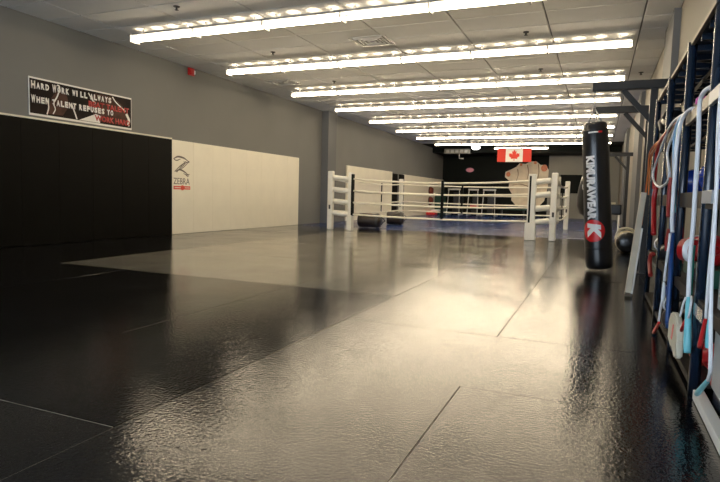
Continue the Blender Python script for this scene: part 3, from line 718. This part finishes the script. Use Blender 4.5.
# bundle at the second upright
skip_rope([(.455, 3.66, 1.345), (.425, 3.70, 1.352), (.405, 3.80, 1.32), (.402, 3.88, 1.24), (.402, 3.85, 1.13), (.402, 3.78, 1.03), (.402, 3.73, .93)], .012, 'lblue', 'light blue skipping rope in the bundle at the second upright')
skip_rope([(.455, 3.46, 1.345), (.425, 3.50, 1.352), (.40, 3.60, 1.31), (.385, 3.60, 1.17), (.385, 3.605, 1.04), (.385, 3.60, .87), (.385, 3.58, .76), (.388, 3.55, .69)], .011, 'wcord', 'broad white skipping rope in the bundle at the second upright')
skip_rope([(.455, 3.59, 1.345), (.425, 3.62, 1.352), (.40, 3.69, 1.29), (.395, 3.72, 1.2), (.395, 3.70, 1.07), (.395, 3.66, .93), (.395, 3.60, .80)], .010, 'teal', 'pale teal skipping rope in the bundle at the second upright')
skip_rope([(.455, 3.84, 1.345), (.425, 3.86, 1.352), (.412, 3.87, 1.30), (.412, 3.87, 1.1), (.412, 3.87, .87), (.412, 3.82, .69), (.410, 3.72, .51), (.405, 3.66, .33), (.405, 3.60, .14)], .014, 'navy', 'thick navy skipping rope reaching almost to the floor at the second upright')
skip_rope([(.455, 3.78, 1.345), (.428, 3.79, 1.353), (.41, 3.77, 1.25), (.41, 3.75, 1.04), (.408, 3.75, .81), (.405, 3.70, .64), (.40, 3.61, .48), (.395, 3.56, .31), (.392, 3.53, .18)], .013, 'navy', 'second navy skipping rope nearer the upright, in the same bundle')
skip_rope([(.385, 3.76, 1.0), (.382, 3.77, .93), (.382, 3.77, .85), (.382, 3.74, .77)], .012, 'dred', 'short dark red tape wrapped around the rope bundle')
skip_rope([(.39, 3.74, .70), (.385, 3.75, .64), (.385, 3.755, .57)], .010, 'dred', 'lower dark red tape end on the rope bundle')
skip_rope([(.385, 3.62, .68), (.378, 3.60, .58), (.376, 3.64, .48), (.376, 3.655, .40)], .007, 'wcord', 'white cord with a pale wide handle low on the rope bundle', [((.376, 3.665, .395), (.376, 3.66, .29), 'jar')])
skip_rope([(.375, 3.66, .30), (.37, 3.66, .27), (.37, 3.70, .216), (.37, 3.74, .15)], .007, 'wcord', 'short white cord with a red handle touching the floor', [((.368, 3.70, .15), (.375, 4.03, .018), 'redp')])
skip_rope([(.455, 3.62, 1.35), (.425, 3.72, 1.36), (.395, 3.97, 1.345), (.39, 4.26, 1.30), (.388, 4.72, 1.183), (.386, 5.00, 1.095), (.385, 4.88, 1.015), (.385, 4.46, .962), (.385, 4.03, .972), (.385, 3.87, 1.02), (.386, 3.98, 1.097), (.388, 4.10, 1.177), (.395, 3.98, 1.25), (.42, 3.92, 1.345)], .008, 'wcord', 'white skipping rope hanging in a wide open loop over the blue balls')
skip_rope([(.455, 4.05, 1.345), (.425, 4.10, 1.35), (.40, 4.18, 1.26), (.40, 4.22, 1.15), (.40, 4.16, 1.07), (.40, 4.05, 1.0)], .008, 'tan', 'tan skipping rope inside the white loop')
skip_rope([(.455, 4.12, 1.35), (.425, 4.18, 1.355), (.405, 4.44, 1.33), (.402, 4.82, 1.31), (.402, 5.00, 1.245), (.402, 5.02, 1.14), (.402, 5.05, 1.02), (.402, 5.06, .96)], .013, 'red', 'thick red skipping rope draped over the tan rail')
skip_rope([(.41, 4.97, .98), (.402, 4.965, .90), (.402, 4.97, .83), (.402, 4.89, .72), (.402, 4.82, .61)], .018, 'red', 'thick red rope hanging below the middle shelf beside the board')
skip_rope([(.43, 4.98, .44), (.41, 5.0, .445), (.403, 5.01, .38), (.403, 4.86, .29)], .016, 'dred', 'dark red rope hanging below the lower shelf')
skip_rope([(.455, 5.20, 1.345), (.43, 5.24, 1.355), (.41, 5.62, 1.33), (.405, 5.82, 1.28), (.405, 5.83, 1.15), (.405, 5.90, .97), (.405, 6.07, .76), (.405, 6.2, .63)], .0065, 'orcord', 'longest orange skipping rope hanging from the rack end')
skip_rope([(.455, 5.12, 1.345), (.43, 5.15, 1.355), (.415, 5.50, 1.30), (.412, 5.68, 1.24), (.412, 5.72, 1.10), (.412, 5.69, .92)], .0065, 'orcord', 'shorter orange skipping rope hanging at the rack end nearer the red one')
skip_rope([(.455, 5.40, 1.345), (.43, 5.44, 1.35), (.42, 5.90, 1.27), (.418, 6.02, 1.11), (.418, 6.22, .93), (.418, 6.34, .75)], .008, 'dred', 'dark red skipping rope hanging behind the orange ones')

# leaning board at the far end of the rack
t = thing('leaning_board', (.31, 5.9, 0), 'long narrow beige board leaning against the end of the rack', 'board')
b_ = MB(); b_.beam((.290, 5.62, .022), (.385, 5.90, .93), .11, .05, up=(1, 0, 0), bev=.006); b_.build('board', M['board'], t)
b_ = MB(); b_.beam((.322, 5.60, .015), (.382, 5.78, .60), .115, .014, up=(1, 0, 0), bev=.003); b_.build('edge_strip', M['edge'], t)
# grey sheet + base strip at the near end
t = thing('grey_panel', (.50, 2.3, 0), 'light grey upright panel with pale base strip at the near end of the rack', 'panel')
MB().b2((.398+.072, 1.3, .10), (.398+.085, 2.66, .72), bev=.003).build('sheet', M['sheet'], t)
MB().b2((.425, 1.3, .003), (.468, 2.78, .045), bev=.003).build('base_strip', M['edge'], t)
MB().b2((.485, 1.3, .003), (.55, 2.70, .10), bev=.003).build('base_channel', M['rack'], t)

# ================================================================ FAR END
# flag
def flag():
    t = thing('flag', (-3.55, 26.05, 3.02), 'red and white maple leaf flag hanging from the ceiling', 'flag')
    x0, x1, z0, z1 = -4.30, -2.82, 2.50, 3.10; yy = 25.95
    T = Matrix(((1, 0, 0, x0), (0, 0, -1, yy), (0, 1, 0, z0), (0, 0, 0, 1))); W_, H_ = x1-x0, z1-z0
    for a, b, key, nm in ((0, .25, 'flagr', 'red_bar'), (.25, .75, 'flagw', 'white_field'), (.75, 1, 'flagr', 'red_bar')):
        k = MB(); k.poly([(a*W_, 0), (b*W_, 0), (b*W_, H_), (a*W_, H_)], .004, T, M[key]); k.build(nm, None, t)
    half = [(0, 1.0), (.10, .80), (.20, .86), (.16, .55), (.30, .70), (.34, .62), (.48, .66), (.43, .50), (.50, .44), (.26, .26), (.29, .16), (.03, .20), (.03, 0)]
    pts = [(x, y) for x, y in half]+[(-x, y) for x, y in half[::-1] if x != 0]
    k = MB(); k.poly([(W_/2+x*H_*.82, H_*.08+y*H_*.84) for x, y in pts][::-1], .004, T @ Matrix.Translation((0, 0, .004)), M['flagr']); k.build('maple_leaf', None, t)
    k = MB(); k.tube([(x0, yy, z1), (x1, yy, z1)], .012, n=6); k.build('rod', M['steel'], t)
    for x in (x0+.1, x1-.1): MB().tube([(x, yy, z1), (x, yy, ZC-.02)], .005, n=5).build('hanging_cord', M['steel'], t)
flag()
# mural of a fist painted on the back wall
t = thing('wall_mural', (-3.3, YB-.002, .35), 'large painted mural of a raised cream hand on the dark back wall', 'mural')
T = Matrix(((1, 0, 0, 0), (0, 0, -1, YB-.003), (0, 1, 0, 0), (0, 0, 0, 1)))
out = [(-2.75, .45), (-3.2, .40), (-3.75, .50), (-4.02, .80), (-4.0, 1.1), (-4.18, 1.4), (-4.15, 1.75), (-4.38, 1.95), (-4.36, 2.2), (-4.1, 2.32), (-3.85, 2.45), (-3.7, 2.62), (-3.4, 2.6), (-3.2, 2.72), (-2.9, 2.72), (-2.7, 2.55), (-2.45, 2.55), (-2.3, 2.3), (-2.3, 1.5), (-2.45, .8)]
k = MB(); k.poly(out, .003, T, M['skin']); k.build('hand_shape', None, t)
T3 = T @ Matrix.Translation((0, 0, .003))
for pts in ([(-3.78, 2.35), (-3.74, 2.05), (-3.82, 1.75)], [(-3.32, 2.55), (-3.25, 2.2), (-3.3, 1.85)], [(-2.80, 2.6), (-2.76, 2.2), (-2.8, 1.9)], [(-4.0, 1.55), (-3.6, 1.60), (-3.1, 1.45)], [(-3.9, 1.1), (-3.5, 1.0), (-3.0, 1.05)]):
    P = spline([(a, b, 0) for a, b in pts], 4); k = MB()
    k.poly([(q.x-.02, q.y-.02) for q in P]+[(q.x+.02, q.y+.02) for q in P[::-1]], .002, T3, M['skinl']); k.build('finger_line', None, t)
for cx_, cy_, r_ in ((-4.22, 2.08, .12), (-2.52, 2.40, .17), (-2.95, 2.66, .08), (-3.62, 2.56, .07)):
    k = MB(); k.poly([(cx_+r_*math.cos(a*PI/6)*.9, cy_+r_*math.sin(a*PI/6)) for a in range(12)], .002, T3, M['orange']); k.build('red_mark', None, t)
# dark screen on the grey wall
t = thing('wall_screen', (-1.1, YB-.14, 1.2), 'wide dark screen on the far grey wall', 'screen')
MB().b2((-1.75, YB-.17, 1.2), (-.35, YB-.122, 2.08), bev=.01).build('frame', M['dark'], t); MB().b2((-1.70, YB-.176, 1.25), (-.40, YB-.169, 2.03)).build('glass', M['dark'], t)
# pink sign
t = thing('pink_sign', (-6.15, YB-.03, 2.18), 'small pink lit oval sign high on the dark back wall', 'sign')
MB().ball((-6.15, YB-.02, 2.28), .2, None, (1, .1, .55)).build('face', M['signp'], t)
MB().ball((-6.15, YB-.012, 2.28), .22, None, (1, .05, .6)).build('rim', M['steel'], t)
# hanging heater unit
t = thing('heater_unit', (-6.1, 27.2, 2.85), 'grey hanging air unit under the far left ceiling', 'heater')
MB().b2((-6.9, 26.55, 2.93), (-5.7, 26.88, 3.15), bev=.02).build('casing', M['grey'], t)
for k in range(5): MB().b2((-6.8+k*.22, 26.54, 2.97), (-6.66+k*.22, 26.552, 3.11)).build('grille', M['vent'], t)
MB().tube([(-6.2, 26.7, 2.93), (-6.2, 26.7, 2.72), (-6.0, 26.7, 2.70)], .03, n=8).build('pipe', M['vent'], t)
for x in (-6.8, -5.8): MB().tube([(x, 26.7, 3.15), (x, 26.7, ZC-.02)], .01, n=5).build('hanger', M['steel'], t)
# exercise machines, three frames with white uprights
def machine(x, y, label, dish='darkblue', w=.62):
    t = thing('exercise_machine', (x, y, 0), label, 'exercise machine', 'exercise machines at the back wall')
    MW = M['vent']
    for sx in (-1, 1):
        MB().beam((x+sx*w/2, y-.35, .004), (x+sx*w/2*.85, y-.2, 1.28), .035, .035).build('upright', MW, t)
        MB().b2((x+sx*w/2-.03, y-.4, .002), (x+sx*w/2+.03, y+.5, .06), bev=.01).build('foot_rail', MW, t)
    MB().b2((x-w/2, y-.22, 1.22), (x+w/2, y-.16, 1.30), bev=.01).build('crossbar', MW, t)
    MB().b2((x-w*.32, y-.2, .40), (x+w*.32, y+.4, .50), bev=.03).build('seat', M[dish], t)
    MB().b2((x-w*.28, y+.35, .50), (x+w*.28, y+.45, 1.1), bev=.03).build('back_pad', M['blackv'], t)
    MB().b2((x-.12, y+.0, .06), (x+.12, y+.2, .40), bev=.01).build('weight_stack', M['steel'], t)
machine(-6.55, 27.6, 'white framed exercise machine nearest the left wall'); machine(-5.62, 27.7, 'white framed exercise machine with a red seat, middle of three', 'red', .5); machine(-4.85, 27.7, 'white framed exercise machine nearest the hand mural')
t = thing('bench', (-4.0, 27.5, 0), 'low dark bench with red pad in front of the hand mural', 'bench')
MB().b2((-4.35, 27.1, .34), (-3.0, 27.45, .42), bev=.03).build('pad', M['dgreen'], t)
for x in (-4.2, -3.2): MB().b2((x-.03, 27.12, .003), (x+.03, 27.43, .34), bev=.006).build('leg', M['steel'], t)
# round brown things on the white far pads
for z, lab in ((1.14, 'upper round brown target pad on the far white wall pads'), (.66, 'lower round brown target pad on the far white wall pads')):
    t = thing('target_pad', (XL+.06, 26.45, z), lab, 'target pad', 'round target pads')
    T = Matrix.Translation((XL+.053, 26.45, z)) @ Matrix.Rotation(PI/2, 4, 'Y')
    MB().lathe([(.20, 0), (.20, .08), (.15, .16), (.02, .18)], T=T).build('cushion', M['tpad'], t)
    MB().lathe([(.21, 0.001), (.21, .05)], T=T, cap=False).build('rim', M['brownv'], t)
t = thing('green_cover', (-7.3, 27.7, 0), 'dark green draped cover beside the round brown target pads', 'cover')
MB().b2((-7.50, 27.3, .003), (-7.05, 27.9, 1.05), bev=.06).build('cloth', M['dgreen'], t)
t = thing('kick_pad', (-7.2, 26.1, 0), 'red and white kick pad on the floor under the brown target pads', 'kick pad')
MB().b2((-7.48, 25.8, .003), (-7.05, 26.3, .20), bev=.04).build('pad_body', M['redp'], t); MB().b2((-7.3, 26.0, .2), (-6.95, 26.5, .26), bev=.02).build('strap', M['wcord'], t)

for o in bpy.data.objects:
    if '_w' in o: del o['_w']
